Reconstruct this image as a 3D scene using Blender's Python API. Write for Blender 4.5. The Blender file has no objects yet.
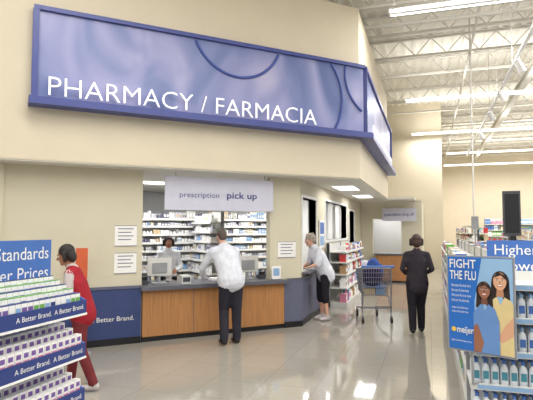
import bpy, bmesh, math, random
import numpy as np
from mathutils import Vector, Matrix
random.seed(4)
scene = bpy.context.scene
scene.view_settings.view_transform = 'Standard'
COL = scene.collection

# ---------------------------------------------------------------- materials
def lin1(c):
    c = c/255.0
    return c/12.92 if c <= .04045 else ((c+.055)/1.055)**2.4
def lin(rgb): return tuple(lin1(c) for c in rgb)
def clampc(c): return tuple(min(1, max(0, x)) for x in c)
def mat(name, rgb, rough=.5, metal=0., var=.05, scale=6., bump=0., bscale=30., emit=0., spec=.5, stretch=None):
    m = bpy.data.materials.new(name); m.use_nodes = True
    nt = m.node_tree; b = nt.nodes['Principled BSDF']
    tc = nt.nodes.new('ShaderNodeTexCoord'); nz = nt.nodes.new('ShaderNodeTexNoise')
    nz.inputs['Scale'].default_value = scale; nz.inputs['Detail'].default_value = 4
    src = tc.outputs['Object']
    if stretch:
        mp = nt.nodes.new('ShaderNodeMapping'); mp.inputs['Scale'].default_value = stretch
        nt.links.new(src, mp.inputs[0]); src = mp.outputs[0]
    nt.links.new(src, nz.inputs['Vector'])
    r = nt.nodes.new('ShaderNodeValToRGB')
    c = lin(rgb)
    r.color_ramp.elements[0].position = .3; r.color_ramp.elements[1].position = .7
    r.color_ramp.elements[0].color = clampc([x*(1-var) for x in c])+(1,)
    r.color_ramp.elements[1].color = clampc([x*(1+var) for x in c])+(1,)
    nt.links.new(nz.outputs['Fac'], r.inputs[0]); nt.links.new(r.outputs[0], b.inputs['Base Color'])
    b.inputs['Roughness'].default_value = rough; b.inputs['Metallic'].default_value = metal
    b.inputs['Specular IOR Level'].default_value = spec
    if emit:
        b.inputs['Emission Color'].default_value = c+(1,); b.inputs['Emission Strength'].default_value = emit
    if bump:
        n2 = nt.nodes.new('ShaderNodeTexNoise'); n2.inputs['Scale'].default_value = bscale
        nt.links.new(tc.outputs['Object'], n2.inputs['Vector'])
        bp = nt.nodes.new('ShaderNodeBump'); bp.inputs['Strength'].default_value = bump; bp.inputs['Distance'].default_value = .02
        nt.links.new(n2.outputs['Fac'], bp.inputs['Height']); nt.links.new(bp.outputs[0], b.inputs['Normal'])
    return m

M = {}
M['wall'] = mat('wall_cream', (220, 209, 186), .7, var=.02, scale=2, spec=.3)
M['wall_lo'] = mat('wall_beige', (211, 204, 182), .7, var=.02, scale=2, spec=.3)
M['soffit'] = mat('soffit_white', (222, 219, 209), .8, var=.02)
M['inwall'] = mat('interior_wall', (206, 207, 210), .7, var=.02)
M['deck'] = mat('roof_deck_white', (240, 237, 227), .6, var=.03)
M['steel'] = mat('joist_steel', (216, 213, 204), .5, var=.04)
M['dado'] = mat('dado_slate', (96, 100, 122), .55)
M['navy'] = mat('navy_panel', (54, 68, 116), .5)
M['navy2'] = mat('tray_navy', (42, 60, 124), .5)
M['frame'] = mat('sign_frame_blue', (70, 80, 146), .4)
M['arc'] = mat('sign_arc_blue', (70, 88, 158), .4)
M['white'] = mat('white_paint', (238, 238, 236), .5, var=.02)
M['letter'] = mat('letter_white', (250, 250, 250), .4, var=.01, emit=.25)
M['wood'] = mat('counter_wood', (178, 126, 78), .4, var=.16, scale=5, stretch=(9, 9, .5))
M['ctop'] = mat('counter_top_grey', (98, 100, 110), .35)
M['black'] = mat('black_plastic', (24, 24, 28), .4)
M['dkgrey'] = mat('dark_grey', (70, 72, 78), .4)
M['grey'] = mat('grey_plastic', (150, 152, 156), .4)
M['chrome'] = mat('chrome_wire', (150, 152, 160), .3, metal=.7)
M['tube'] = mat('fluorescent_tube', (255, 253, 250), .5, emit=5.)
M['troffer'] = mat('troffer_lens', (255, 253, 250), .5, emit=2.5)
M['blue'] = mat('sign_blue', (66, 110, 184), .5)
M['pblue'] = mat('poster_blue', (42, 112, 200), .4)
M['hsign'] = mat('hanging_sign_lavender', (206, 206, 222), .5, var=.03)
M['txtblue'] = mat('text_blue', (44, 60, 126), .5)
M['paper'] = mat('paper', (244, 242, 240), .7, var=.01)
M['ink'] = mat('ink_grey', (130, 130, 150), .7)
M['red'] = mat('red_print', (200, 50, 50), .5)
M['orange'] = mat('orange_print', (206, 96, 56), .5)
M['yellow'] = mat('yellow_print', (238, 200, 80), .5)
M['green'] = mat('green_print', (110, 170, 80), .5)
M['purple'] = mat('purple_print', (120, 90, 160), .5)
M['pink'] = mat('pink_print', (216, 130, 160), .5)
M['teal'] = mat('teal_print', (70, 140, 160), .5)
M['lblue'] = mat('light_blue_print', (140, 176, 216), .5)
M['brown'] = mat('cardboard', (170, 136, 98), .8)
M['tan'] = mat('tan_print', (206, 186, 150), .6)
M['shelfw'] = mat('shelf_offwhite', (214, 214, 210), .45)
M['bottle'] = mat('bottle_white', (226, 232, 240), .3, var=.02)

def panelmat():
    m = bpy.data.materials.new('sign_panel_blue'); m.use_nodes = True
    nt = m.node_tree; b = nt.nodes['Principled BSDF']
    tc = nt.nodes.new('ShaderNodeTexCoord')
    mp = nt.nodes.new('ShaderNodeMapping'); mp.inputs['Scale'].default_value = (.8, .8, .45)
    mp.inputs['Rotation'].default_value = (0, .7, 0)
    nz = nt.nodes.new('ShaderNodeTexNoise'); nz.inputs['Scale'].default_value = 1.4; nz.inputs['Detail'].default_value = 2.5; nz.inputs['Distortion'].default_value = .8
    r = nt.nodes.new('ShaderNodeValToRGB')
    e = r.color_ramp.elements
    e[0].position = .3; e[0].color = lin((104, 118, 168))+(1,)
    e[1].position = .75; e[1].color = lin((192, 188, 218))+(1,)
    k = e.new(.45); k.color = lin((128, 138, 184))+(1,)
    k = e.new(.58); k.color = lin((156, 158, 200))+(1,)
    nt.links.new(tc.outputs['Object'], mp.inputs[0]); nt.links.new(mp.outputs[0], nz.inputs['Vector'])
    nt.links.new(nz.outputs['Fac'], r.inputs[0]); nt.links.new(r.outputs[0], b.inputs['Base Color'])
    b.inputs['Roughness'].default_value = .35; b.inputs['Specular IOR Level'].default_value = .3
    return m
M['panel'] = panelmat()

def floormat():
    m = bpy.data.materials.new('floor_polished_tile'); m.use_nodes = True
    nt = m.node_tree; b = nt.nodes['Principled BSDF']
    tc = nt.nodes.new('ShaderNodeTexCoord')
    br = nt.nodes.new('ShaderNodeTexBrick'); br.offset = 0
    br.inputs['Scale'].default_value = 1.; br.inputs['Brick Width'].default_value = .61; br.inputs['Row Height'].default_value = .61
    br.inputs['Mortar Size'].default_value = .004
    br.inputs['Color1'].default_value = lin((170, 165, 155))+(1,)
    br.inputs['Color2'].default_value = lin((165, 160, 150))+(1,)
    br.inputs['Mortar'].default_value = lin((146, 141, 132))+(1,)
    nt.links.new(tc.outputs['Object'], br.inputs['Vector'])
    nz = nt.nodes.new('ShaderNodeTexNoise'); nz.inputs['Scale'].default_value = 40; nz.inputs['Detail'].default_value = 6
    nt.links.new(tc.outputs['Object'], nz.inputs['Vector'])
    mx = nt.nodes.new('ShaderNodeMixRGB'); mx.blend_type = 'OVERLAY'; mx.inputs[0].default_value = .18
    nt.links.new(br.outputs['Color'], mx.inputs[1]); nt.links.new(nz.outputs['Fac'], mx.inputs[2])
    nt.links.new(mx.outputs[0], b.inputs['Base Color'])
    b.inputs['Roughness'].default_value = .06; b.inputs['Specular IOR Level'].default_value = .95
    return m
M['floor'] = floormat()

# ---------------------------------------------------------------- mesh builder
def Rz(a): return Matrix.Rotation(math.radians(a), 4, 'Z')
def T(x, y, z=0): return Matrix.Translation((x, y, z))
def text_mesh(body, ext, offs=0.):
    cu = bpy.data.curves.new('tmp', 'FONT'); cu.body = body; cu.size = 1; cu.extrude = ext; cu.offset = offs
    cu.resolution_u = 3
    ob = bpy.data.objects.new('tmp', cu); COL.objects.link(ob)
    dg = bpy.context.evaluated_depsgraph_get(); dg.update()
    me = bpy.data.meshes.new_from_object(ob.evaluated_get(dg))
    vs = [tuple(v.co) for v in me.vertices]; fs = [tuple(p.vertices) for p in me.polygons]
    bpy.data.objects.remove(ob); bpy.data.curves.remove(cu); bpy.data.meshes.remove(me)
    return vs, fs
CAP = None

class MB:
    def __init__(s): s.v = []; s.f = []; s.m = []; s.mats = []; s.sm = []
    def mi(s, m):
        m = M[m] if isinstance(m, str) else m
        if m not in s.mats: s.mats.append(m)
        return s.mats.index(m)
    def add(s, vs, fs, m, smooth=False):
        o = len(s.v); k = s.mi(m)
        s.v += [tuple(v) for v in vs]
        for f in fs: s.f.append(tuple(i+o for i in f)); s.m.append(k); s.sm.append(smooth)
    def box(s, a, b, m, rot=None):
        x0, y0, z0 = a; x1, y1, z1 = b
        vs = [(x0,y0,z0),(x1,y0,z0),(x1,y1,z0),(x0,y1,z0),(x0,y0,z1),(x1,y0,z1),(x1,y1,z1),(x0,y1,z1)]
        if rot is not None:
            c = Vector(((x0+x1)/2, (y0+y1)/2, (z0+z1)/2)); vs = [c+rot@(Vector(v)-c) for v in vs]
        s.add(vs, [(0,3,2,1),(4,5,6,7),(0,1,5,4),(1,2,6,5),(2,3,7,6),(3,0,4,7)], m)
    def prism(s, pts, z0, z1, m):
        n = len(pts)
        vs = [(p[0], p[1], z0) for p in pts]+[(p[0], p[1], z1) for p in pts]
        fs = [tuple(range(n))[::-1], tuple(range(n, 2*n))]+[(i, (i+1) % n, n+(i+1) % n, n+i) for i in range(n)]
        s.add(vs, fs, m)
    def profx(s, pts, x0, x1, m):
        n = len(pts)
        vs = [(x0, p[0], p[1]) for p in pts]+[(x1, p[0], p[1]) for p in pts]
        fs = [tuple(range(n))[::-1], tuple(range(n, 2*n))]+[(i, (i+1) % n, n+(i+1) % n, n+i) for i in range(n)]
        s.add(vs, fs, m)
    def cyl(s, p0, p1, r0, m, r1=None, seg=8):
        r1 = r0 if r1 is None else r1
        p0 = Vector(p0); p1 = Vector(p1); t = (p1-p0).normalized()
        a = t.orthogonal().normalized(); b = t.cross(a)
        vs = []
        for p, r in ((p0, r0), (p1, r1)):
            for i in range(seg):
                an = 2*math.pi*i/seg; vs.append(p+a*math.cos(an)*r+b*math.sin(an)*r)
        fs = [(i, (i+1) % seg, seg+(i+1) % seg, seg+i) for i in range(seg)]
        s.add(vs, fs, m, True); s.add(vs[:seg], [tuple(range(seg))[::-1]], m); s.add(vs[seg:], [tuple(range(seg))], m)
    def path(s, pts, r, m, seg=6):
        for a, b in zip(pts[:-1], pts[1:]): s.cyl(a, b, r, m, seg=seg)
    def lathe(s, prof, loc, m, seg=8, sx=1, sy=1):
        vs = []
        for r, z in prof:
            for i in range(seg):
                an = 2*math.pi*i/seg; vs.append((loc[0]+r*sx*math.cos(an), loc[1]+r*sy*math.sin(an), loc[2]+z))
        fs = []
        for k in range(len(prof)-1):
            for i in range(seg):
                j = (i+1) % seg; fs.append((k*seg+i, k*seg+j, (k+1)*seg+j, (k+1)*seg+i))
        fs.append(tuple((len(prof)-1)*seg+i for i in range(seg)))
        s.add(vs, fs, m, True)
    def ell(s, c, rx, rz, y, m, seg=28):
        vs = [(c[0]+rx*math.cos(2*math.pi*i/seg), y, c[1]+rz*math.sin(2*math.pi*i/seg)) for i in range(seg)]
        s.add(vs, [tuple(range(len(vs)))], m)
    def text(s, body, loc, cap, m, width=None, align='l', ext=0., offs=0.):
        global CAP
        if CAP is None:
            v, f = text_mesh('H', 0); CAP = max(p[1] for p in v)-min(p[1] for p in v)
        k = cap/CAP
        vs, fs = text_mesh(body, ext/k if ext else 0, offs)
        x0 = min(p[0] for p in vs); x1 = max(p[0] for p in vs)
        kx = width/(x1-x0) if width else k
        off = {'l': 0, 'r': -(x1-x0)*kx, 'c': -(x1-x0)*kx/2}[align]
        s.add([(loc[0]+off+(p[0]-x0)*kx, loc[1]-p[2]*k, loc[2]+p[1]*k) for p in vs], fs, m)
    def build(s, name, frame=None, parent=None, bevel=0):
        me = bpy.data.meshes.new(name); me.from_pydata(s.v, [], s.f)
        for m in s.mats: me.materials.append(m)
        me.polygons.foreach_set('material_index', s.m); me.polygons.foreach_set('use_smooth', s.sm)
        me.update()
        ob = bpy.data.objects.new(name, me); COL.objects.link(ob)
        if frame is not None: ob.matrix_world = frame
        if parent is not None:
            ob.parent = parent; ob.matrix_parent_inverse = parent.matrix_world.inverted()
        if bevel:
            bv = ob.modifiers.new('bevel', 'BEVEL'); bv.width = bevel; bv.segments = 2; bv.limit_method = 'ANGLE'
        return ob

def empty(name, frame):
    e = bpy.data.objects.new(name, None); COL.objects.link(e); e.matrix_world = frame; e.empty_display_size = .1
    bpy.context.view_layer.update()
    return e

FD = T(-4.29, 6.89) @ Rz(45)
FS = T(-2.257, 8.94) @ Rz(90)
ROOF = 7.6

# ---------------------------------------------------------------- room shell
b = MB(); b.box((-14, -9, -.1), (16, 40, 0), 'floor'); b.build('floor')
b = MB(); b.box((-14, 39, 0), (16, 39.3, ROOF), 'wall'); b.build('wall_back')
b = MB(); b.box((-12, 24, 0), (.6, 24.4, ROOF), 'wall'); b.box((.2, 24.4, 0), (.6, 39, ROOF), 'wall'); b.build('wall_far_block')
b = MB(); b.box((-14, -9, ROOF), (16, 40, ROOF+.1), 'deck')
x = -13.9
while x < 16:
    b.box((x, -9, ROOF-.04), (x+.1, 40, ROOF+.001), 'deck'); x += .3
b.build('ceiling')
b = MB()
yy = 4.2
while yy < 39:
    b.box((-12, yy-.05, ROOF-.1), (15.5, yy+.05, ROOF-.04), 'steel')
    b.box((-12, yy-.05, ROOF-.62), (15.5, yy+.05, ROOF-.56), 'steel')
    x = -3.0; up = True
    while x < 14:
        z0, z1 = (ROOF-.58, ROOF-.08) if up else (ROOF-.08, ROOF-.58)
        b.cyl((x, yy, z0), (x+.45, yy, z1), .014, 'steel', seg=5); x += .45; up = not up
    yy += 1.9
for gx in (3.2, 11.5):
    b.box((gx-.1, 0, ROOF-.9), (gx+.1, 38.9, ROOF-.85), 'steel'); b.box((gx-.02, 0, ROOF-.85), (gx+.02, 38.9, ROOF-.62), 'steel')
    b.box((gx-.1, 0, ROOF-.66), (gx+.1, 38.9, ROOF-.62), 'steel')
b.cyl((-2, 12, ROOF-1.0), (15, 12, ROOF-1.0), .05, 'steel'); b.cyl((1.2, 5, ROOF-.75), (1.2, 38, ROOF-.75), .035, 'steel')
b.build('roof_joists')

b = MB()
b.prism([(-8.25, 2.364), (-1.214, 9.40), (-1.214, 16.1), (-12, 16.1), (-12, 2.364)], 2.7, 5.95, 'wall')
b.build('wall_pharmacy_upper')
b = MB(); b.prism([(-8.2, 2.42), (-1.24, 9.41), (-1.24, 16.08), (-11.9, 16.08), (-11.9, 2.42)], 2.68, 2.7, 'soffit')
b.box((-12, 16.08, 2.68), (-.42, 17.52, 2.76), 'soffit'); b.build('ceiling_soffit')

def wall_open(mb, x0, x1, z0, z1, th, ops, m):
    ops = sorted(ops); cx = x0
    for (a, c, lo, hi) in ops:
        if a > cx: mb.box((cx, 0, z0), (a, th, z1), m)
        if lo > z0: mb.box((a, 0, z0), (c, th, lo), m)
        if hi < z1: mb.box((a, 0, hi), (c, th, z1), m)
        cx = c
    if cx < x1: mb.box((cx, 0, z0), (x1, th, z1), m)
b = MB(); b.box((-6, 0, 0), (0, .15, 2.68), 'wall_lo'); b.box((-6, -.06, .88), (-1.95, 0, 2.68), 'wall_lo'); b.build('wall_front_left', FD)
b = MB(); b.box((2.26, 0, 0), (2.887, .15, 2.68), 'wall_lo'); b.build('wall_front_right', FD)
OPS = [(.15, 1.35, 1.0, 2.35), (2.3, 5.4, 1.5, 2.4), (5.9, 6.9, .95, 2.3)]
b = MB(); wall_open(b, 0, 8.56, 0, 2.68, .15, OPS, 'wall_lo')
b.build('wall_pharmacy_side', FS)
b = MB()
for (a, c, lo, hi) in OPS:
    w = .05
    b.box((a-w, -.02, lo-w), (c+w, .17, lo), 'white'); b.box((a-w, -.02, hi), (c+w, .17, hi+w), 'white')
    b.box((a-w, -.02, lo), (a, .17, hi), 'white'); b.box((c, -.02, lo), (c+w, .17, hi), 'white')
    if c-a > 2:
        for k in (1, 2): xx = a+(c-a)*k/3; b.box((xx-.025, .02, lo), (xx+.025, .12, hi), 'white')
b.box((.1, -.16, .93), (1.4, .3, .96), 'ctop')
b.build('trim_side_windows', FS)
b = MB(); b.box((-6, -.03, .1), (-.012, 0, .84), 'navy'); b.box((-6, -.045, .84), (-.012, 0, .88), 'dado')
b.text('A Better Brand.', (-.12, -.034, .36), .07, 'white', align='r'); b.text('Our Brand.', (-1.35, -.034, .36), .07, 'white', align='r'); b.build('trim_dado_front', FD)
b = MB(); b.box((2.53, -.03, .1), (2.905, 0, .84), 'dado'); b.box((2.59, -.04, .84), (2.91, 0, .87), 'ctop'); b.build('trim_dado_corner', FD)
b = MB(); b.box((0, -.03, .1), (8.5, 0, .84), 'dado'); b.box((0, -.04, .84), (8.5, 0, .87), 'ctop'); b.build('trim_dado_side', FS)
b = MB(); b.box((-6, -.04, 0), (-.012, 0, .1), 'black'); b.box((2.53, -.04, 0), (2.9, 0, .1), 'black'); b.build('baseboard_front', FD)
b = MB(); b.box((0, -.04, 0), (8.5, 0, .1), 'black'); b.build('baseboard_side', FS)
b = MB(); b.box((-.35, .16, 0), (-.2, 4.4, 2.67), 'inwall'); b.build('wall_interior_left', FD)
b = MB(); b.box((-.35, 4.4, 0), (7.05, 4.55, 2.67), 'inwall'); b.build('wall_interior_back', FD)

b = MB(); FW = T(-2.4, 17.55)
wall_open(b, 0, 2.02, 0, 2.68, .15, [(.55, 1.5, .95, 2.1)], 'wall_lo')
b.box((2.02, 0, 0), (2.17, 6.4, 2.68), 'wall_lo'); b.box((0, 1.9, 0), (2.02, 2.0, 2.67), 'inwall')
b.box((-3, 0, 2.69), (2.17, 6.4, 2.75), 'wall_lo')
b.build('wall_dropoff', FW)
b = MB(); b.box((.7, -.55, .06), (1.85, -.02, .9), 'wood'); b.box((.64, -.62, .9), (1.92, -.01, .95), 'ctop'); b.box((.72, -.53, 0), (1.83, -.03, .06), 'black')
b.build('dropoff_counter', FW, bevel=.01)
b = MB(); b.box((.9, -.3, 2.02), (2.0, -.26, 2.45), 'hsign'); b.text('prescription drop off', (1.45, -.305, 2.2), .1, 'txtblue', width=.95, align='c')
for xx in (1.0, 1.9): b.cyl((xx, -.28, 2.45), (xx, -.28, 2.68), .006, 'grey')
b.build('hanging_dropoff_sign', FW)

# ---------------------------------------------------------------- main sign
def sign_face(b, x0, x1, y, front_text, tx0, tx1):
    z0, z1 = 3.43, 4.82
    b.box((x0, y-.1, z0+.1), (x1, y, z1-.03), 'panel')
    b.box((x0-.02, y-.15, z1-.06), (x1+.02, y, z1), 'frame')
    b.box((x0-.06, y-.26, z0), (x1+.1, y, z0+.1), 'frame')
    b.box((x0-.03, y-.15, z0+.1), (x0+.05, y, z1-.05), 'frame')
    if front_text: b.text(front_text, (tx0, y-.19, z0+.14), .262, 'letter', width=tx1-tx0, ext=.01, offs=-.012)
b = MB()
sign_face(b, -1.62, 3.97, -.4, 'PHARMACY / FARMACIA', -1.44, 2.87)
def arc(b, cx, cz, r, y, lo, hi, xlo, xhi):
    prev = None
    for i in range(97):
        a = 2*math.pi*i/96; p = (cx+r*math.cos(a), y, cz+r*math.sin(a))
        ok = lo < p[2] < hi and xlo < p[0] < xhi
        if ok and prev: b.cyl(prev, p, .024, 'arc', seg=6)
        prev = p if ok else None
arc(b, 1.42, 5.04, .8, -.51, 3.5, 4.77, -1.6, 3.9)
arc(b, 2.5, 4.1, .98, -.51, 3.5, 4.77, 2.2, 3.9)
arc(b, 4.3, 4.6, .75, -.51, 3.5, 4.77, 2.2, 3.93)
sg = empty('pharmacy_sign', FD@T(1.2, -.4, 4.1))
b.build('front_face', FD, sg)
FS2 = T(-1.214, 9.40) @ Rz(90)
b = MB(); sign_face(b, .03, 6.6, 0, 'PHARMACY / FARMACIA', .6, 5.9); b.box((6.55, -.15, 3.5), (6.62, 0, 4.75), 'frame')
b.build('side_face', FS2, sg)

b = MB(); b.box((.32, -.12, 2.06), (2.26, -.08, 2.6), 'hsign')
b.text('prescription', (.56, -.125, 2.27), .085, 'txtblue', width=.68, offs=-.004); b.text('pick up', (1.38, -.125, 2.27), .105, 'txtblue', width=.56, offs=.014)
for xx in (.5, 2.1): b.cyl((xx, -.1, 2.6), (xx, -.1, 2.68), .006, 'grey')
b.build('hanging_pickup_sign', FD)

def notice(x0, x1, z0, z1, n):
    b = MB(); b.box((x0, -.012, z0), (x1, -.002, z1), 'paper')
    w = x1-x0
    b.box((x0, -.013, z1-.01), (x1, -.012, z1), 'ink'); b.box((x0, -.013, z0), (x1, -.012, z0+.01), 'ink')
    for i in range(n): b.box((x0+.15*w, -.014, z1-.06-.055*i), (x1-.15*w-(.1*w if i % 2 else 0), -.012, z1-.045-.055*i), 'ink')
    b.build('wall_notice', FD)
notice(-.426, -.09, 1.49, 1.81, 4); notice(-.426, -.09, 1.07, 1.39, 4); notice(2.41, 2.78, 1.24, 1.53, 4)

# ---------------------------------------------------------------- service counter
b = MB()
b.box((0.01, -.04, .08), (2.25, .55, .8), 'wood'); b.box((.01, -.02, 0), (2.25, .5, .08), 'black')
b.box((2.25, -.04, .08), (2.52, -.002, .8), 'wood'); b.box((2.25, -.02, 0), (2.52, -.002, .08), 'black')
for k in range(1, 3): b.box((2.52*k/3-.004, -.043, .08), (2.52*k/3+.004, -.039, .8), 'dado')
b.box((-.03, -.14, .8), (2.58, -.001, .86), 'ctop'); b.box((.005, -.001, .8), (2.255, .62, .86), 'ctop')
b.build('service_counter', FD)

def terminal(name, x, y, flip):
    b = MB()
    b.box((x-.12, y-.09, .86), (x+.12, y+.09, .88), 'grey'); b.cyl((x, y, .88), (x, y+.02, 1.02), .025, 'grey')
    b.box((x-.2, y-.03, .99), (x+.2, y+.015, 1.28), 'shelfw'); b.box((x-.18, y+.015, 1.01), (x+.18, y+.02, 1.26), 'black')
    b.box((x-.12, y-.055, 1.04), (x+.12, y-.03, 1.2), 'grey')
    b.box((x-.2, y+.1, .86), (x+.2, y+.24, .885), 'dkgrey')
    b.box((x+.26*flip-.06, y-.1, .86), (x+.26*flip+.06, y+.06, .93), 'dkgrey', )
    b.box((x+.26*flip-.05, y-.08, .93), (x+.26*flip+.05, y-.02, .99), 'black')
    b.build(name, FD, bevel=.004)
terminal('computer_terminal', .35, .28, -1); terminal('computer_terminal', 1.95, .28, 1)
b = MB(); b.box((.64, -.02, .86), (.8, .18, 1.0), 'shelfw'); b.box((.66, -.03, .9), (.78, -.02, .97), 'dkgrey'); b.build('receipt_printer', FD, bevel=.01)
b = MB(); b.box((2.27, -.07, .86), (2.45, -.01, .875), 'chrome'); b.box((2.27, -.05, .875), (2.45, -.04, 1.1), 'paper'); b.box((2.3, -.053, .93), (2.42, -.05, 1.06), 'lblue'); b.build('leaflet_holder', FD)
b = MB(); b.box((1.3, .35, .86), (1.55, .5, .9), 'paper'); b.box((1.6, .35, .86), (1.67, .43, .98), 'lblue'); b.build('paper_stack', FD)

# ---------------------------------------------------------------- shelving helpers
PCOL = ['white', 'white', 'lblue', 'blue', 'red', 'green', 'tan', 'purple', 'pink', 'teal', 'paper', 'tan', 'shelfw']
def products(b, x0, x1, y0, z0, hmax, cols, wr=(.05, .11), d=.14, fill=.96):
    x = x0
    while x < x1-.05:
        w = random.uniform(*wr); n = random.choice((1, 2, 3)); h = hmax*random.uniform(.6, 1); c = random.choice(cols); c2 = random.choice(cols)
        kind = random.random()
        for _ in range(n):
            if x+w > x1: break
            if random.random() < fill:
                if kind < .6:
                    b.box((x+.003, y0, z0), (x+w-.003, y0+d, z0+h), c); b.box((x+.01, y0-.002, z0+h*.3), (x+w-.01, y0, z0+h*.7), c2)
                else:
                    r = w*.45; b.lathe([(r, 0), (r, h*.7), (r*.4, h*.82), (r*.4, h)], (x+w/2, y0+r+.01, z0), c, 7)
            x += w
        x += random.uniform(0, .01)
def gondola(name, pname, frame, L, H, D, zs, cols=PCOL, double=True, wr=(.06, .12), top=True):
    b = MB(); b.box((0, 0, 0), (L, D, .12), 'shelfw')
    mid = D/2 if double else D-.03
    b.box((0, mid-.02, .12), (L, mid+.02, H), 'shelfw')
    for z in zs:
        b.box((0, .02, z-.03), (L, D-.02 if double else mid, z), 'shelfw'); b.box((0, .0, z-.035), (L, .02, z+.01), 'white')
        if double: b.box((0, D-.02, z-.035), (L, D, z+.01), 'white')
    n = max(1, round(L/1.2))
    for i in range(n+1): xx = min(L-.03, L*i/n); b.box((xx, mid-.035, 0), (xx+.03, mid+.035, H+.02), 'grey')
    e = empty(name, frame)
    b.build('frame', frame, e)
    p = MB(); lv = [.12]+list(zs)+[H]
    for z, zn in zip(lv[:-1], lv[1:]):
        hm = zn-z-.06
        if zn == H: hm = max(hm, .18)
        products(p, .03, L-.03, .03, z, hm, cols, wr)
        if double: products(p, .03, L-.03, D-.18, z, hm, cols, wr)
    p.build(pname, frame, e)

med = ['white', 'paper', 'bottle', 'white', 'lblue', 'hsign', 'shelfw', 'paper', 'white', 'tan', 'hsign', 'ink', 'dado', 'shelfw']
gondola('medicine_shelving', 'medicine_bottles', FD@T(.35, 2.9), 3.9, 2.1, .35, [.35, .6, .85, 1.1, 1.28, 1.46, 1.64, 1.82, 1.98], med, False, (.04, .08))
gondola('medicine_shelving', 'medicine_bottles', FD@T(1.75, 2.85)@Rz(-90), 1.2, 2.1, .3, [.6, .85, 1.1, 1.3, 1.5, 1.7, 1.9], med, False, (.04, .08))
b = MB(); b.box((-.18, 1.1, 0), (.05, 2.4, .9), 'inwall'); b.box((-.18, 1.1, .9), (.1, 2.4, .94), 'ctop'); b.build('work_bench', FD)
gondola('merchandise_shelving', 'otc_products', FS@T(2.25, -.5), 3.0, 1.42, .45, [.45, .75, 1.02, 1.25], ['white', 'lblue', 'blue', 'red', 'white', 'paper', 'tan', 'pink', 'white', 'brown'], False)
b = MB(); b.box((1.6, -.03, 1.35), (2.1, -.01, 1.95), 'white'); b.box((1.65, -.032, 1.65), (2.05, -.03, 1.9), 'blue'); b.box((1.65, -.032, 1.4), (2.05, -.03, 1.6), 'lblue'); b.build('information_poster', FS)

# ---------------------------------------------------------------- left display of trays
FL = T(-2.4, 1.9) @ Rz(90)
b = MB()
LX = 1.2
b.box((.0, .34, 0), (LX, .38, 1.34), 'shelfw'); b.box((0, .0, 0), (LX, .34, .12), 'shelfw')
for xx in (0, LX-.03): b.box((xx, .3, 0), (xx+.03, .34, 1.34), 'white')
ZS = [1.19, .88, .56, .26]
for z in ZS:
    b.profx([(0, z), (.33, z+.16), (.33, z+.14), (0, z-.02)], 0, LX, 'blue')
    b.box((-.0, -.012, z-.045), (LX, .0, z+.05), 'navy2')
    b.text('A Better Brand.  A Better Brand.', (LX-.03, -.0135, z-.012), .032, 'white', align='r')
    b.box((0, -.016, z-.06), (LX+.004, 0, z-.045), 'white')
    for xx in (0, LX-.012): b.profx([(0, z+.05), (.33, z+.2), (.33, z+.1), (0, z-.06)], xx, xx+.012, 'blue')
rk = empty('tray_display', FL)
b.build('rack', FL, rk)
p = MB()
def tray_items(z, kind):
    rows = 4 if kind else 5
    for r in range(rows):
        yy = .02+r*.3/rows; zz = z+.16*yy/.33+.002; x = .02
        while x < LX-.06:
            if kind == 0:
                w = .05; c = random.choice(['white', 'green', 'white', 'purple', 'navy2', 'lblue'])
                p.box((x, yy, zz), (x+w-.004, yy+.035, zz+.085), 'white')
                p.box((x+.003, yy-.001, zz+.02), (x+w-.007, yy, zz+.06), c); p.box((x, yy, zz+.085), (x+w-.004, yy+.035, zz+.09), 'green' if r % 2 else 'navy2')
            else:
                w = .062
                p.box((x, yy, zz), (x+w-.006, yy+.05, zz+.1), 'paper')
                p.box((x+.004, yy-.001, zz+.015), (x+w-.01, yy, zz+.04), 'pink' if kind == 1 else 'purple'); p.box((x+.01, yy-.001, zz+.055), (x+w-.016, yy, zz+.085), 'purple' if kind == 1 else 'lblue')
            x += w
tray_items(ZS[0], 0); tray_items(ZS[1], 1); tray_items(ZS[2], 1); tray_items(ZS[3], 2)
p.build('boxed_remedies', FL, rk)
b = MB(); b.box((-.2, .385, 1.33), (1.28, .4, 1.67), 'blue')
b.text('Higher Standards', (1.25, .383, 1.53), .088, 'white', align='r'); b.text('Lower Prices', (1.25, .383, 1.385), .088, 'white', align='r')
for xx in (.2, 1.0): b.cyl((xx, .41, 1.0), (xx, .41, 1.6), .008, 'grey')
b.build('header_sign', FL)

# ---------------------------------------------------------------- right endcap, gondolas, poster
FE = T(.28, 4.22)
b = MB(); W = 1.15
b.box((0, 0, 0), (W, .45, .12), 'shelfw'); b.box((0, .45, 0), (W, .48, 1.4), 'shelfw')
EZ = [.3, .56, .815, 1.07, 1.32]
for z in EZ:
    b.box((.0, .01, z-.025), (W, .45, z), 'white'); b.box((0, -.005, z-.035), (W, .01, z+.012), 'shelfw'); b.box((.05, -.007, z-.028), (W-.05, -.005, z+.004), 'lblue')
for xx in (0, W-.03): b.box((xx, .42, 0), (xx+.03, .45, 1.4), 'grey')
ec = empty('endcap_display', FE)
b.build('shelves', FE, ec)
p = MB()
for z in [.12]+EZ[:-1]:
    hh = .19
    for r in range(3):
        x = .05
        while x < W-.04:
            p.lathe([(.026, 0), (.03, .02), (.03, hh*.6), (.022, hh*.75), (.011, hh*.8), (.011, hh*.86)], (x, .06+r*.12, z), 'bottle', 10, 1, .75)
            p.lathe([(.014, 0), (.014, .03)], (x, .06+r*.12, z+hh*.84), 'lblue' if z > .6 else 'blue', 8)
            p.box((x-.02, .06+r*.12-.0245, z+.04), (x+.02, .06+r*.12-.0235, z+.1), 'blue' if z > .6 else 'teal')
            x += .066
p.build('lotion_bottles', FE, ec)
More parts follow.
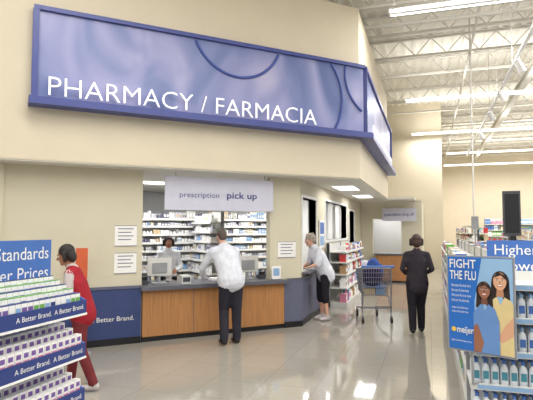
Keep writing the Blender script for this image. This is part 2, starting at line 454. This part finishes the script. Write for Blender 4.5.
b = MB(); b.box((.19, .485, 1.36), (1.3, .5, 1.655), 'blue'); b.text('Higher Standards', (.25, .483, 1.535), .085, 'white'); b.text('Lower Prices', (.31, .483, 1.4), .085, 'white')
b.cyl((.25, .51, 1.1), (.25, .51, 1.6), .008, 'grey'); b.cyl((1.1, .51, 1.1), (1.1, .51, 1.6), .008, 'grey')
b.build('header_sign', FE)

pa = math.degrees(math.atan2(4.02-4.25, .57-.137)); PW = .49; PH = .71
FP = T(.137, 4.25, .825)@Rz(pa)
sk1 = mat('print_skin_a', (224, 172, 138), .5); sk1d = mat('print_skin_a_shade', (190, 136, 104), .5); sk2 = mat('print_skin_b', (156, 104, 78), .5); sk2d = mat('print_skin_b_shade', (122, 78, 58), .5)
hr = mat('print_hair', (44, 30, 26), .5); lipp = mat('print_lips', (180, 70, 76), .5); ptop = mat('print_top_blue', (104, 146, 206), .5); ptop2 = mat('print_top_cream', (226, 206, 150), .5); pbg = mat('print_backdrop', (150, 190, 228), .5)
b = MB()
b.box((-.012, 0, -.012), (PW+.012, .015, PH+.012), 'grey'); b.box((0, -.003, 0), (PW, 0, PH), 'pblue')
def px(u, v): return (u-447)/64*PW, PH-(v-257)/93*PH
def el(u, v, ru, rv, m, lay): c = px(u, v); b.ell(c, ru/64*PW, rv/93*PH, -.003-.0006*lay, m)
def pg(pts, m, lay): b.add([(px(*q)[0], -.003-.0006*lay, px(*q)[1]) for q in pts], [tuple(range(len(pts)))], m)
pg([(482, 257.5), (511, 257.5), (511, 349.5), (474, 349.5), (474, 300)], pbg, 1)
def face(u, v, r, sk, skd, lay, tilt):
    el(u+tilt, v+1, r*1.35, r*1.75, hr, lay); pg([(u-r*1.3, v), (u+r*1.4, v), (u+r*1.5, v+r*3.2), (u+r*.6, v+r*3.4), (u, v+r), (u-r*.7, v+r*3.4), (u-r*1.5, v+r*3)], hr, lay)
    pg([(u-r*.45, v+r), (u+r*.45, v+r), (u+r*.6, v+r*2.4), (u-r*.6, v+r*2.4)], skd, lay+1)
    el(u, v, r, r*1.38, sk, lay+2); pg([(u-r*.95, v-r*.5), (u-r*.3, v-r*1.5), (u+r*.9, v-r*.9), (u+r*.95, v-r*.2), (u+r*.2, v-r*.95)], hr, lay+3)
    for sg_ in (-1, 1):
        el(u+sg_*r*.4, v-r*.18, r*.2, r*.1, 'paper', lay+3); el(u+sg_*r*.4, v-r*.18, r*.1, r*.11, hr, lay+4)
        pg([(u+sg_*r*.2, v-r*.45), (u+sg_*r*.6, v-r*.5), (u+sg_*r*.62, v-r*.4), (u+sg_*r*.2, v-r*.36)], hr, lay+3)
    pg([(u-r*.1, v), (u+r*.12, v), (u+r*.18, v+r*.35), (u-r*.16, v+r*.35)], skd, lay+3)
    el(u, v+r*.68, r*.42, r*.2, lipp, lay+3); el(u, v+r*.64, r*.34, r*.11, 'paper', lay+4)
face(499, 279, 6.2, sk1, sk1d, 2, .4)
pg([(487, 303), (493, 296), (496, 294), (499, 302), (503, 294), (509, 297), (511, 300), (511, 349.5), (489, 349.5)], ptop2, 4)
pg([(504, 320), (511, 312), (511, 330), (500, 338), (496, 333)], sk1, 5)
face(484, 289, 5.6, sk2, sk2d, 7, -.3)
pg([(473, 312), (479, 304), (481, 302), (484, 309), (488, 302), (494, 306), (498, 318), (498, 349.5), (473, 349.5)], ptop, 12)
pg([(473, 325), (477, 322), (483, 340), (480, 349.5), (473, 349.5)], sk2, 13)
def tx(s, u0, v1, capv, wu, m='white'):
    c = px(u0, v1); b.text(s, (c[0], -.003-.0006*15, c[1]), capv/93*PH, m, width=wu/64*PW, offs=.012 if capv > 5 else 0)
tx('FIGHT', 449.5, 268, 8.5, 27); tx('THE FLU', 449.5, 279.5, 8.5, 27)
for i, v in enumerate((287, 292, 297, 302)): tx('Get your flu shot here', 451, v, 2.6, 20-2*(i % 2))
for i, v in enumerate((309, 313)): tx('today at the pharmacy', 451, v, 2, 17)
tx('meijer', 456, 333, 6.5, 17); el(452.3, 330.5, 2.4, 2.4, 'yellow', 6)
tx('higher standards lower prices', 450, 342, 1.8, 21)
b.cyl((.17, .022, -.25), (.17, .022, .7), .01, 'grey'); b.cyl((.17, .022, -.25), (.2, .1, -.25), .01, 'grey')
b.build('flu_poster', FP)

gondola('store_gondola', 'shelf_products', T(.3, 15)@Rz(-90), 10.2, 1.45, 1.0, [.45, .75, 1.02, 1.26], PCOL)
gondola('store_gondola', 'shelf_products', T(3.2, 26)@Rz(-90), 17, 1.75, 1.0, [.45, .8, 1.1, 1.4], PCOL, wr=(.1, .25))
gondola('store_gondola', 'shelf_products', T(3.6, 37), 8, 2.5, .8, [.5, .9, 1.3, 1.7, 2.1], PCOL, wr=(.15, .3))
gondola('store_gondola', 'shelf_products', T(1.4, 30)@Rz(-90), 9, 1.9, .8, [.5, .9, 1.3, 1.6], PCOL, wr=(.12, .25))
b = MB(); b.box((.98, 7.6, 1.66), (1.2, 7.68, 2.28), 'dkgrey'); b.box((1.0, 7.595, 1.7), (1.18, 7.6, 2.24), 'black'); b.box((1.05, 7.55, 1.47), (1.13, 7.73, 1.66), 'black'); b.box((.95,7.5,1.45),(1.2,7.8,1.47),'dkgrey')
b.build('display_screen', bevel=.01)
b = MB(); b.box((.7, 9.6, 1.45), (.85, 9.75, 1.47), 'grey'); b.cyl((.78, 9.68, 1.47), (.78, 9.68, 1.8), .012, 'grey'); b.box((.72, 9.66, 1.75), (.84, 9.7, 1.98), 'grey'); b.build('shelf_sign_holder')
b = MB(); b.cyl((1.0, 12.6, 1.46), (1.0, 12.6, 6.9), .022, 'steel'); b.box((.95, 12.55, 1.46), (1.05, 12.65, 1.6), 'steel'); b.build('power_pole')

# ---------------------------------------------------------------- lights
def strip(x0, x1, y, pw, up=125, z=6.0):
    b = MB(); L = x1-x0
    b.box((x0, y-.05, z+.0), (x1, y+.05, z+.09), 'white')
    for dy in (-.11, .11): b.cyl((x0+.02, y+dy, z+.02), (x1-.02, y+dy, z+.02), .024, 'tube', seg=8)
    n = int(L/2.4)
    for i in range(n+1):
        xx = x0+.1+(L-.2)*i/n; b.cyl((xx, y, z+.09), (xx, y, ROOF-.62), .006, 'steel', seg=4); b.box((xx-.03, y-.15, z+.03), (xx+.03, y+.15, z+.06), 'white')
    b.build('fluorescent_fixture')
    for nm, e, dz, rx in (('down', pw, -.06, 0), ('up', up, .16, math.pi)):
        li = bpy.data.lights.new('fluorescent_light_'+nm, 'AREA'); li.shape = 'RECTANGLE'; li.size = L; li.size_y = .3; li.energy = e; li.color = (1, .985, .955)
        lo = bpy.data.objects.new('fluorescent_light_'+nm, li); COL.objects.link(lo); lo.location = ((x0+x1)/2, y, z+dz); lo.rotation_euler = (rx, 0, 0)
strip(-6, 8, -2.5, 540); strip(-4.5, 9, 3.7, 420)
for yy in (9.95, 17.1, 23.3, 29.9, 35.5): strip(-.68 if yy < 24 else 1.0, 13, yy, 500)  # farthest row is an extra lamp, added to brighten the back wall

def troffer(frame, x, y, z, w, l, pw):
    b = MB(); b.box((x-w/2, y-l/2, z-.012), (x+w/2, y+l/2, z), 'white'); b.box((x-w/2+.03, y-l/2+.03, z-.016), (x+w/2-.03, y+l/2-.03, z-.012), 'troffer'); b.build('ceiling_troffer', frame)
    li = bpy.data.lights.new('troffer_light', 'AREA'); li.shape = 'RECTANGLE'; li.size = w; li.size_y = l; li.energy = pw; li.color = (1, .985, .96)
    lo = bpy.data.objects.new('troffer_light', li); COL.objects.link(lo); lo.matrix_world = frame@T(x, y, z-.03)
troffer(FD, .9, 1.9, 2.68, 1.2, .6, 34); troffer(FD, 3.2, 1.9, 2.68, 1.2, .6, 34); troffer(FD, 5.2, 3.4, 2.68, 1.2, .6, 36)
troffer(Matrix.Identity(4), -1.75, 11.2, 2.68, .5, 1.2, 11); troffer(Matrix.Identity(4), -1.75, 14.2, 2.68, .5, 1.2, 11)
troffer(FW, 1.0, 1.0, 2.67, 1.2, .6, 26)

b = MB(); b.box((1.63, 6, 5.0), (1.69, 24, 5.05), 'white')
for yy in (7, 11, 15, 19, 23): b.cyl((1.66, yy, 5.05), (1.66, yy, ROOF-.62), .008, 'steel')
for yy in (8.6, 10.2, 12.4, 14.6, 17.5):
    b.cyl((1.66, yy, 5.0), (1.66, yy, 4.88), .012, 'white'); b.cyl((1.60, yy-.02, 4.92), (1.72, yy+.05, 4.7), .06, 'white', .075, 12); b.cyl((1.7205, yy+.05, 4.699), (1.721, yy+.0503, 4.698), .06, 'troffer', seg=12)
b.build('spotlight_track')

w = bpy.data.worlds.new('store_ambient'); scene.world = w; w.use_nodes = True
w.node_tree.nodes['Background'].inputs[0].default_value = (1, .98, .955, 1); w.node_tree.nodes['Background'].inputs[1].default_value = .55

# ---------------------------------------------------------------- people
def unit(v): v = np.array(v, float); return v/np.linalg.norm(v)
def chain_rings(pts, rad, ref, seg=16):
    P = [np.array(p, float) for p in pts]; R = [(r, r) if np.isscalar(r) else r for r in rad]
    n = len(P); Tn = []
    for i in range(n):
        a = P[max(i-1, 0)]; c = P[min(i+1, n-1)]; Tn.append(unit(c-a))
    rings = []
    def ring(c, a, bb, t):
        ax = np.array(ref, float)-t*np.dot(ref, t)
        if np.linalg.norm(ax) < .05: ax = np.array((0, 1., .1))-t*np.dot((0, 1., .1), t)
        ax = unit(ax); bx = np.cross(t, ax)
        return [c+ax*a*math.cos(2*math.pi*k/seg)+bx*bb*math.sin(2*math.pi*k/seg) for k in range(seg)]
    for ang in (85, 60, 30):
        s, co = math.sin(math.radians(ang)), math.cos(math.radians(ang)); h = min(R[0])
        rings.append(ring(P[0]-Tn[0]*h*s, R[0][0]*co, R[0][1]*co, Tn[0]))
    for i in range(n): rings.append(ring(P[i], R[i][0], R[i][1], Tn[i]))
    for ang in (30, 60, 85):
        s, co = math.sin(math.radians(ang)), math.cos(math.radians(ang)); h = min(R[-1])
        rings.append(ring(P[-1]+Tn[-1]*h*s, R[-1][0]*co, R[-1][1]*co, Tn[-1]))
    vs = [tuple(v) for r in rings for v in r]; fs = []
    for k in range(len(rings)-1):
        for i in range(seg):
            j = (i+1) % seg; fs.append((k*seg+i, k*seg+j, (k+1)*seg+j, (k+1)*seg+i))
    fs.append(tuple(range(seg))[::-1]); fs.append(tuple((len(rings)-1)*seg+i for i in range(seg)))
    return vs, fs
def C(pts, rad, m, ref=(1, 0, 0), bias=0): return dict(k='c', pts=pts, rad=rad, m=m, ref=ref, bias=bias)
def E(c, r, m, bias=0): return dict(k='e', c=c, r=r, m=m, bias=bias)
def blob(name, prims, voxel, frame, parent, iters=3):
    V = []; F = []
    for p in prims:
        if p['k'] == 'c': vs, fs = chain_rings(p['pts'], p['rad'], p['ref'])
        else:
            vs = []; fs = []; S, Rn = 16, 10
            for i in range(Rn+1):
                th = math.pi*(i+.02)/(Rn+.04)
                for j in range(S):
                    ph = 2*math.pi*j/S
                    vs.append((p['c'][0]+p['r'][0]*math.sin(th)*math.cos(ph), p['c'][1]+p['r'][1]*math.sin(th)*math.sin(ph), p['c'][2]+p['r'][2]*math.cos(th)))
            for i in range(Rn):
                for j in range(S):
                    k = (j+1) % S; fs.append((i*S+j, (i+1)*S+j, (i+1)*S+k, i*S+k))
            fs.append(tuple(range(S))); fs.append(tuple(Rn*S+i for i in range(S))[::-1])
        o = len(V); V += vs; F += [tuple(i+o for i in f) for f in fs]
    me = bpy.data.meshes.new('t'); me.from_pydata(V, [], F); me.update()
    ob = bpy.data.objects.new('t', me); COL.objects.link(ob)
    r = ob.modifiers.new('r', 'REMESH'); r.mode = 'VOXEL'; r.voxel_size = voxel
    s = ob.modifiers.new('s', 'SMOOTH'); s.factor = .5; s.iterations = iters
    dg = bpy.context.evaluated_depsgraph_get(); dg.update()
    out = bpy.data.meshes.new_from_object(ob.evaluated_get(dg)); bpy.data.objects.remove(ob)
    mats = []
    for p in prims:
        if p['m'] not in mats: mats.append(p['m'])
    out.materials.clear()
    for m in mats: out.materials.append(m)
    n = len(out.polygons); cen = np.zeros(n*3); out.polygons.foreach_get('center', cen); cen = cen.reshape(-1, 3)
    best = np.full(n, 1e9); idx = np.zeros(n, int)
    for p in prims:
        mi = mats.index(p['m'])
        if p['k'] == 'e':
            q = (cen-np.array(p['c']))/np.array(p['r']); sd = (np.linalg.norm(q, axis=1)-1)*min(p['r'])-p['bias']
            k = sd < best; best[k] = sd[k]; idx[k] = mi
        else:
            P = [np.array(a, float) for a in p['pts']]; R = [(a, a) if np.isscalar(a) else a for a in p['rad']]
            for i in range(len(P)-1):
                t = P[i+1]-P[i]; L = np.linalg.norm(t); t = t/L
                u = np.clip((cen-P[i])@t/L, 0, 1); c = P[i]+np.outer(u*L, t); v = cen-c
                ax = np.array(p['ref'], float)-t*np.dot(p['ref'], t)
                if np.linalg.norm(ax) < .05: ax = np.array((0, 1., .1))-t*np.dot((0, 1., .1), t)
                ax = unit(ax); bx = np.cross(t, ax)
                a = R[i][0]*(1-u)+R[i+1][0]*u; bb = R[i][1]*(1-u)+R[i+1][1]*u; mn = np.minimum(a, bb)
                q = np.sqrt((v@ax/a)**2+(v@bx/bb)**2+(v@t/mn)**2); sd = (q-1)*mn-p['bias']
                k = sd < best; best[k] = sd[k]; idx[k] = mi
    out.polygons.foreach_set('material_index', idx.astype(np.int32)); out.polygons.foreach_set('use_smooth', [True]*n); out.update()
    out.name = name
    ob = bpy.data.objects.new(name, out); COL.objects.link(ob); ob.matrix_world = frame
    ob.parent = parent; ob.matrix_parent_inverse = parent.matrix_world.inverted()
    return ob

def cloth(n, rgb): return mat(n, rgb, .8, var=.12, scale=9, bump=.6, bscale=12, spec=.2)
def hand(name, w, d, n, side, skin, frame, parent, k=1.0, curl=.5):
    w = np.array(w, float); d = unit(d); n = unit(np.array(n, float)-d*np.dot(n, d)); s = np.cross(d, n)*side
    ref = tuple(s)
    pr = [C([w-d*.02, w+d*.02*k, w+d*.08*k], [(.024*k, .018*k), (.034*k, .015*k), (.038*k, .013*k)], skin, ref)]
    for off, ln in ((-.03, .056), (-.01, .07), (.011, .077), (.031, .068)):
        b0 = w+d*.08*k+s*off*k; m1 = b0+(d*(1-curl*.3)+n*curl*.4)*ln*.45*k; m2 = m1+(d*(1-curl)+n*curl)*ln*.32*k; tp = m2+(d*(1-curl*1.3)+n*curl*1.2)*ln*.25*k
        pr.append(C([b0-d*.02*k, b0, m1, m2, tp], [.009*k, .0095*k, .0088*k, .008*k, .007*k], skin, ref))
    t0 = w+d*.025*k+s*.025*k; t1 = t0+(d*.6+s*.6+n*.2)*.04*k; t2 = t1+(d*.85+s*.2+n*.35)*.032*k
    pr.append(C([t0, t1, t2], [.013*k, .0105*k, .008*k], skin, ref))
    blob(name, pr, .0042, frame, parent, 1)

DEF = dict(pel=(0, 0, .93), waist=(0, .0, 1.07), chest=(0, .0, 1.26), sh=(0, -.01, 1.385), neck=(0, .0, 1.44), head=(0, .02, 1.60),
           shR=(.175, 0, 1.37), shL=(-.175, 0, 1.37), elR=(.24, -.02, 1.10), elL=(-.24, -.02, 1.10), wrR=(.24, .1, .87), wrL=(-.24, .1, .87),
           hipR=(.085, 0, .88), hipL=(-.085, 0, .88), knR=(.095, .03, .5), knL=(-.095, .03, .5), anR=(.1, -.02, .09), anL=(-.1, -.02, .09))
def person(name, loc, yaw, J, mt, s=1., build=1., fat=0., capri=False, shortsl=False, coat=0., hair='short', pitch=0, hyaw=0, hd=None, feet=((0, 1, 0), (0, 1, 0)), toeup=(0, 0), curl=.5, leg=1.):
    j = dict(DEF); j.update(J)
    fr = T(loc[0], loc[1], 0)@Rz(yaw)@Matrix.Scale(s, 4)
    e = empty(name, T(loc[0], loc[1], 0)@Rz(yaw))
    g = {k: np.array(v, float) for k, v in j.items()}
    top, bot, skin, shoe = mt['top'], mt['bot'], mt['skin'], mt['shoe']; slv = mt.get('sleeve', top)
    B = build; up = unit(g['chest']-g['pel']); LB = B*leg
    pr = []
    hem = g['pel']-up*(.02+coat)
    pr.append(C([hem, g['pel']+up*.02, g['waist'], g['chest'], g['sh']], [(.178*B+fat*.6, .128*B+fat), (.172*B+fat, .122*B+fat), (.152*B+fat, .11*B+fat), (.178*B+fat*.5, .118*B+fat*.3), (.13*B, .085*B)], top))
    pr.append(C([g['shL'], g['sh']+up*.005, g['shR']], [.058*B, (.075*B, .066*B), .058*B], top, (0, 1, 0)))
    hb = g['head']-np.array((0, .02, .07))
    pr.append(C([g['sh'], g['neck'], hb], [.06*B, .052, .05], skin))
    pr.append(C([g['sh']+up*.03, g['neck']+up*.012], [.075*B, .06], mt.get('collar', top)))
    pr.append(C([g['hipL']+np.array((.03, 0, 0)), g['hipR']-np.array((.03, 0, 0))], [.118*B, .118*B], bot, (0, 1, 0)))
    for S in 'LR':
        pr.append(C([g['sh'+S], (g['sh'+S]+g['el'+S])/2, g['el'+S]], [.058*B, .054*B, .047*B], slv))
        fore = skin if shortsl else slv
        pr.append(C([g['el'+S], g['el'+S]*.55+g['wr'+S]*.45, g['wr'+S]], [.045*B, .042*B, .033*B] if not shortsl else [.038, .036, .025], fore))
        if shortsl: pr.append(C([g['sh'+S], g['sh'+S]*.15+g['el'+S]*.85], [.062*B, .06*B], slv))
        hp, kn, an = g['hip'+S], g['kn'+S], g['an'+S]
        pr.append(C([hp, hp*.5+kn*.5, kn], [.098*LB, .084*LB, .068*LB], bot))
        if capri:
            pr.append(C([kn, kn*.75+an*.25], [.07*LB, .07*LB], bot)); pr.append(C([kn, kn*.65+an*.35, an], [.05, .05, .033], skin))
        else:
            pr.append(C([kn, kn*.6+an*.4, an], [.066*LB, .062*LB, .054*LB], bot))
        i = 0 if S == 'L' else 1; f = unit(feet[i]); tu = toeup[i]
        heel = an-f*.035+np.array((0, 0, -.045)); toe = an+f*.15+np.array((0, 0, -.055+tu))
        ballp = an+f*.09+np.array((0, 0, -.052+tu*.6))
        rf = tuple(np.cross(f, (0, 0, 1)))
        pr.append(C([an, heel], [.042, .04], shoe, rf, bias=.002))
        pr.append(C([heel, ballp, toe], [(.038, .04), (.046, .036), (.038, .028)], shoe, rf, bias=.002))
    blob('body', pr, .013, fr, e, 4)
    hm = mt['hair']; lip = mt['lip']; ew = mt['eyew']; ed = mt['eyed']
    q = [E((0, -.005, .03), (.072, .088, .085), skin), E((0, .02, -.03), (.058, .07, .085), skin), E((0, .065, -.085), (.026, .026, .024), skin),
         C([(0, .085, .015), (0, .108, -.022)], [.009, .014], skin), E((0, .078, .03), (.05, .018, .012), skin),
         E((-.072, -.005, -.008), (.011, .02, .032), skin), E((.072, -.005, -.008), (.011, .02, .032), skin),
         C([(0, -.02, -.08), (0, -.02, -.12)], [.05, .05], skin),
         C([(-.02, .083, -.056), (0, .09, -.055), (.02, .083, -.056)], [.006, .008, .006], lip, bias=.002)]
    for sx in (-1, 1):
        q.append(E((sx*.028, .079, .008), (.014, .01, .0075), ew, .002)); q.append(E((sx*.028, .087, .008), (.006, .005, .006), ed, .003))
        q.append(C([(sx*.015, .09, .028), (sx*.042, .082, .028)], [.004, .004], hm, bias=.002))
    if hair == 'short':
        q += [E((0, -.022, .045), (.079, .088, .083), hm), E((0, -.055, -.0), (.068, .05, .065), hm)]
    elif hair == 'bob':
        q += [E((0, -.022, .047), (.088, .096, .088), hm), E((0, -.06, -.02), (.085, .06, .085), hm), C([(-.078, -.01, .03), (-.082, .0, -.06)], [(.03, .045), (.02, .04)], hm, (0, 1, 0)), C([(.078, -.01, .03), (.082, .0, -.06)], [(.03, .045), (.02, .04)], hm, (0, 1, 0))]
    elif hair == 'curly':
        q += [E((0, -.02, .05), (.09, .1, .088), hm), E((0, -.06, -.0), (.082, .06, .08), hm)]
        for _ in range(22):
            a = random.uniform(0, 2*math.pi); zz = random.uniform(-.04, .12); rr = math.sqrt(max(.1, 1-((zz-.05)/.09)**2*.8))*.085
            if math.sin(a) > .45 and zz < .06: continue
            q.append(E((rr*math.cos(a), -.03+rr*math.sin(a), zz), (.022, .022, .02), hm))
    hf = fr@Matrix.Translation(tuple(g['head']))@Matrix.Rotation(math.radians(hyaw), 4, 'Z')@Matrix.Rotation(math.radians(-pitch), 4, 'X')
    blob('head', q, .006, hf, e, 2)
    for S in 'LR':
        d, n = (hd or {}).get(S, (g['wr'+S]-g['el'+S], (1 if S == 'L' else -1, 0, -.2)))
        d = unit(d); nn = unit(n); sv = np.cross(d, unit(nn-d*np.dot(nn, d)))
        want = np.array((0, 1., .6)) if abs(d[2]) > .6 else (np.array((0, 0, 1.)) if abs(nn[2]) < .5 else np.array((1. if S == 'L' else -1., 0, .3)))
        side = 1 if np.dot(sv, want) > 0 else -1
        hand('hand_'+S.lower(), g['wr'+S]+d*.015, d, n, side, mt['skinh'], fr, e, 1., curl)
    return e

skA = mat('skin_light', (214, 166, 142), .5, var=.04); skB = mat('skin_medium', (176, 122, 92), .5, var=.04)
lip = mat('lips', (176, 92, 88), .5); eyew = mat('eye_white', (236, 232, 228), .3); eyed = mat('eye_dark', (50, 34, 28), .3)
hdk = mat('hair_black', (34, 27, 26), .5, var=.3, scale=30, bump=.6, bscale=80); hgr = mat('hair_grey', (166, 154, 142), .6, var=.15, scale=30, bump=.6, bscale=60)
hsp = mat('hair_greybrown', (84, 72, 66), .6, var=.2, scale=30, bump=.5, bscale=80); hbr = mat('hair_dark_brown', (64, 44, 37), .5, var=.3, scale=30, bump=.6, bscale=80)
wsh = cloth('shirt_white', (218, 221, 231)); slk = cloth('slacks_charcoal', (46, 45, 54)); blk = cloth('cloth_black', (38, 36, 44)); dkj = cloth('jacket_dark', (54, 49, 56))
redv = cloth('vest_red', (158, 38, 50)); redp = cloth('trousers_wine', (112, 46, 50)); patt = cloth('blouse_patterned', (196, 186, 186)); coatw = cloth('coat_white', (226, 230, 236))
shb = mat('shoe_black', (26, 24, 24), .35); shw = mat('shoe_white', (196, 188, 188), .5)
base = dict(lip=lip, eyew=eyew, eyed=eyed)

mp = FD@Vector((1.2, -.735, 0))
person('man_in_white_shirt', (mp.x, mp.y), 45, dict(
    pel=(.03, .06, .95), waist=(.02, .12, 1.09), chest=(0, .2, 1.28), sh=(-.01, .25, 1.41), neck=(-.01, .29, 1.465), head=(-.02, .34, 1.60),
    shR=(.185, .25, 1.38), shL=(-.205, .25, 1.38), elR=(.29, .42, 1.12), elL=(-.31, .42, 1.11), wrR=(.16, .68, .925), wrL=(-.19, .68, .925),
    hipR=(.11, .06, .9), hipL=(-.06, .05, .9), knR=(.12, .06, .5), knL=(-.06, .13, .49), anR=(.1, .0, .09), anL=(-.13, -.06, .1)),
    dict(base, top=wsh, bot=slk, skin=skA, skinh=skA, shoe=shb, hair=hsp, collar=wsh), build=1.17, s=1.015, fat=.02, pitch=12,
    hd={'L': ((.3, .9, -.1), (0, 0, -1)), 'R': ((-.3, .9, -.1), (0, 0, -1))}, toeup=(0, 0), curl=.3, leg=1.02)

person('woman_in_dark_jacket', (-.21, 8.87), 8, dict(
    shR=(.17, 0, 1.37), shL=(-.17, 0, 1.37), elR=(.25, -.03, 1.12), elL=(-.25, -.03, 1.12), wrR=(.19, .2, 1.04), wrL=(-.17, .2, 1.02),
    knR=(.07, .12, .5), anR=(.08, .17, .09), knL=(-.09, .0, .49), anL=(-.1, -.14, .12)),
    dict(base, top=dkj, bot=blk, skin=skA, skinh=skA, shoe=shb, hair=hbr, collar=dkj), s=.965, coat=.1, fat=.015, hair='bob', toeup=(-.02, .02), leg=1.15,
    hd={'L': ((.3, .9, 0), (1, 0, 0)), 'R': ((-.3, .9, 0), (-1, 0, 0))})

person('elderly_woman', (-1.97, 9.66), 128, dict(
    pel=(0, -.02, .93), waist=(0, .04, 1.06), chest=(0, .12, 1.25), sh=(0, .18, 1.36), neck=(0, .23, 1.41), head=(0, .29, 1.54),
    shR=(.165, .17, 1.34), shL=(-.165, .17, 1.34), elR=(.22, .22, 1.08), elL=(-.22, .22, 1.08), wrR=(.13, .36, 1.04), wrL=(-.13, .36, 1.04)),
    dict(base, top=wsh, bot=blk, skin=skA, skinh=skA, shoe=shw, hair=hgr, collar=wsh), fat=.04, s=1.0, hair='curly', capri=True, coat=.08, shortsl=True, pitch=12, leg=1.1,
    hd={'L': ((.3, .9, -.2), (0, 0, -1)), 'R': ((-.3, .9, -.2), (0, 0, -1))}, curl=.4)

person('woman_in_red_vest', (-3.68, 4.7), 112, dict(
    pel=(0, .0, .93), waist=(0, .03, 1.07), chest=(0, .08, 1.25), sh=(0, .11, 1.375), neck=(0, .14, 1.43), head=(0, .2, 1.57),
    shR=(.165, .11, 1.36), shL=(-.165, .11, 1.36), elR=(.23, .1, 1.1), elL=(-.23, .1, 1.1), wrR=(.13, .34, 1.12), wrL=(-.13, .34, 1.12),
    knR=(.09, .1, .5), knL=(-.1, -.02, .49), anR=(.09, .14, .09), anL=(-.11, -.18, .1)),
    dict(base, top=redv, sleeve=patt, bot=redp, skin=skB, skinh=skB, shoe=shw, hair=hdk, collar=patt), s=.93, hair='bob', coat=.05, fat=.025, pitch=16, leg=1.0,
    hd={'L': ((.4, .9, 0), (1, 0, 0)), 'R': ((-.4, .9, 0), (-1, 0, 0))}, curl=.8)
b = MB(); b.box((-.04, .40, 1.0), (.04, .44, 1.12), 'white'); b.box((-.03, .398, 1.02), (.03, .40, 1.08), 'pink'); b.build('medicine_box', T(-3.68, 4.7)@Rz(112))

pf = FD@Vector((.85, 1.5, 0))
person('pharmacist', (pf.x, pf.y), 225-10, dict(elR=(.24, .05, 1.1), elL=(-.24, .05, 1.1), wrR=(.13, .28, 1.05), wrL=(-.13, .28, 1.05)),
    dict(base, top=coatw, bot=blk, skin=skB, skinh=skB, shoe=shb, hair=hdk, collar=coatw), s=.94, hair='bob', coat=.2, pitch=14)

# ---------------------------------------------------------------- shopping cart
FC = T(-1.1, 10.0)@Rz(20)
b = MB()
def lerp(a, c, t): return tuple(a[i]+(c[i]-a[i])*t for i in range(3))
top = [(-.29, -.42, 1.02), (.29, -.42, 1.02), (.21, .42, .95), (-.21, .42, .95)]
bot = [(-.23, -.33, .5), (.23, -.33, .5), (.17, .36, .55), (-.17, .36, .55)]
for k in range(7):
    rg = [lerp(bot[i], top[i], k/6) for i in range(4)]
    b.path(rg+[rg[0]], .011 if k in (0, 6) else .0045, 'chrome', 5)
for i in range(4):
    j = (i+1) % 4; n = 12 if i % 2 == 0 else 17
    for k in range(n): b.cyl(lerp(bot[i], bot[j], k/n), lerp(top[i], top[j], k/n), .004, 'chrome', seg=5)
for k in range(10): b.cyl(lerp(bot[0], bot[1], k/9), lerp(bot[3], bot[2], k/9), .004, 'chrome', seg=5)
for k in range(8): b.cyl(lerp(bot[0], bot[3], k/7), lerp(bot[1], bot[2], k/7), .004, 'chrome', seg=5)
for sx in (-1, 1):
    b.path([(sx*.29, -.42, 1.02), (sx*.29, -.54, 1.06)], .013, 'chrome')
    b.path([(sx*.24, -.33, .5), (sx*.27, -.42, .3), (sx*.27, -.4, .2)], .016, 'chrome', 8)
    b.path([(sx*.27, -.42, .3), (sx*.2, .4, .18)], .016, 'chrome', 8); b.path([(sx*.28, -.42, 1.0), (sx*.27, -.42, .3)], .015, 'chrome', 8)
    for yy in (-.4, .4):
        hx = sx*(.27 if yy < 0 else .2)
        b.cyl((hx, yy, .2), (hx, yy-.02, .11), .012, 'grey'); b.cyl((hx-.014, yy-.03, .062), (hx+.014, yy-.03, .062), .062, 'black', seg=14)
        b.box((hx-.022, yy-.045, .06), (hx-.016, yy-.01, .14), 'grey'); b.box((hx+.016, yy-.045, .06), (hx+.022, yy-.01, .14), 'grey')
b.path([(-.3, -.54, 1.06), (.3, -.54, 1.06)], .02, 'blue', 10)
for k in range(6): yy = -.4+k*.16; b.cyl((-.26+.01*k, yy, .27-.018*k), (.26-.01*k, yy, .27-.018*k), .006, 'chrome', seg=5)
for k in range(9): b.cyl((-.2+.05*k, -.2, .68), (-.2+.05*k, -.12, .99), .004, 'chrome', seg=5)
b.box((-.22, -.36, .66), (.22, -.2, .675), 'blue')
e = empty('shopping_cart', FC); b.build('frame', FC, e)
cb = cloth('bag_blue', (52, 80, 146)); cd = cloth('bag_dark', (54, 48, 80)); cw = cloth('bag_white', (200, 200, 210))
blob('handbag', [E((-.04, -.28, .86), (.19, .075, .19), cd), C([(-.12, -.28, 1.0), (-.04, -.29, 1.16), (.06, -.28, 1.0)], [.012, .012, .012], cd)], .009, FC, e, 2)
blob('tote_bag', [E((.05, .05, .76), (.16, .2, .2), cb), E((.08, .12, 1.0), (.13, .14, .18), cb), E((-.1, .05, .85), (.1, .15, .17), cd), E((-.06, .2, 1.04), (.09, .08, .1), cw), E((.16, -.12, .95), (.05, .08, .14), cb)], .012, FC, e, 2)
b = MB(); b.box((-.2, -.3, .515), (.0, -.06, .64), 'tan'); b.box((.02, -.3, .515), (.19, -.08, .63), 'lblue'); b.build('grocery_boxes', FC, e)

b = MB(); b.lathe([(.16, 0), (.16, .02), (.02, .04), (.015, 1.05)], (0, 0, 0), 'grey', 16); b.box((-.08, -.02, 1.05), (.08, .02, 1.48), 'orange'); b.box((-.07, -.015, .06), (.07, .015, .6), 'brown'); b.build('banner_stand', FD@T(-.93, -.3))

# ---------------------------------------------------------------- camera
cam = bpy.data.cameras.new('camera'); co = bpy.data.objects.new('camera', cam); COL.objects.link(co)
cam.sensor_width = 36; cam.lens = 500/533*36; co.location = (0, 0, 1.75)
co.rotation_euler = (math.radians(90+3.35), 0, math.radians(18)); scene.camera = co
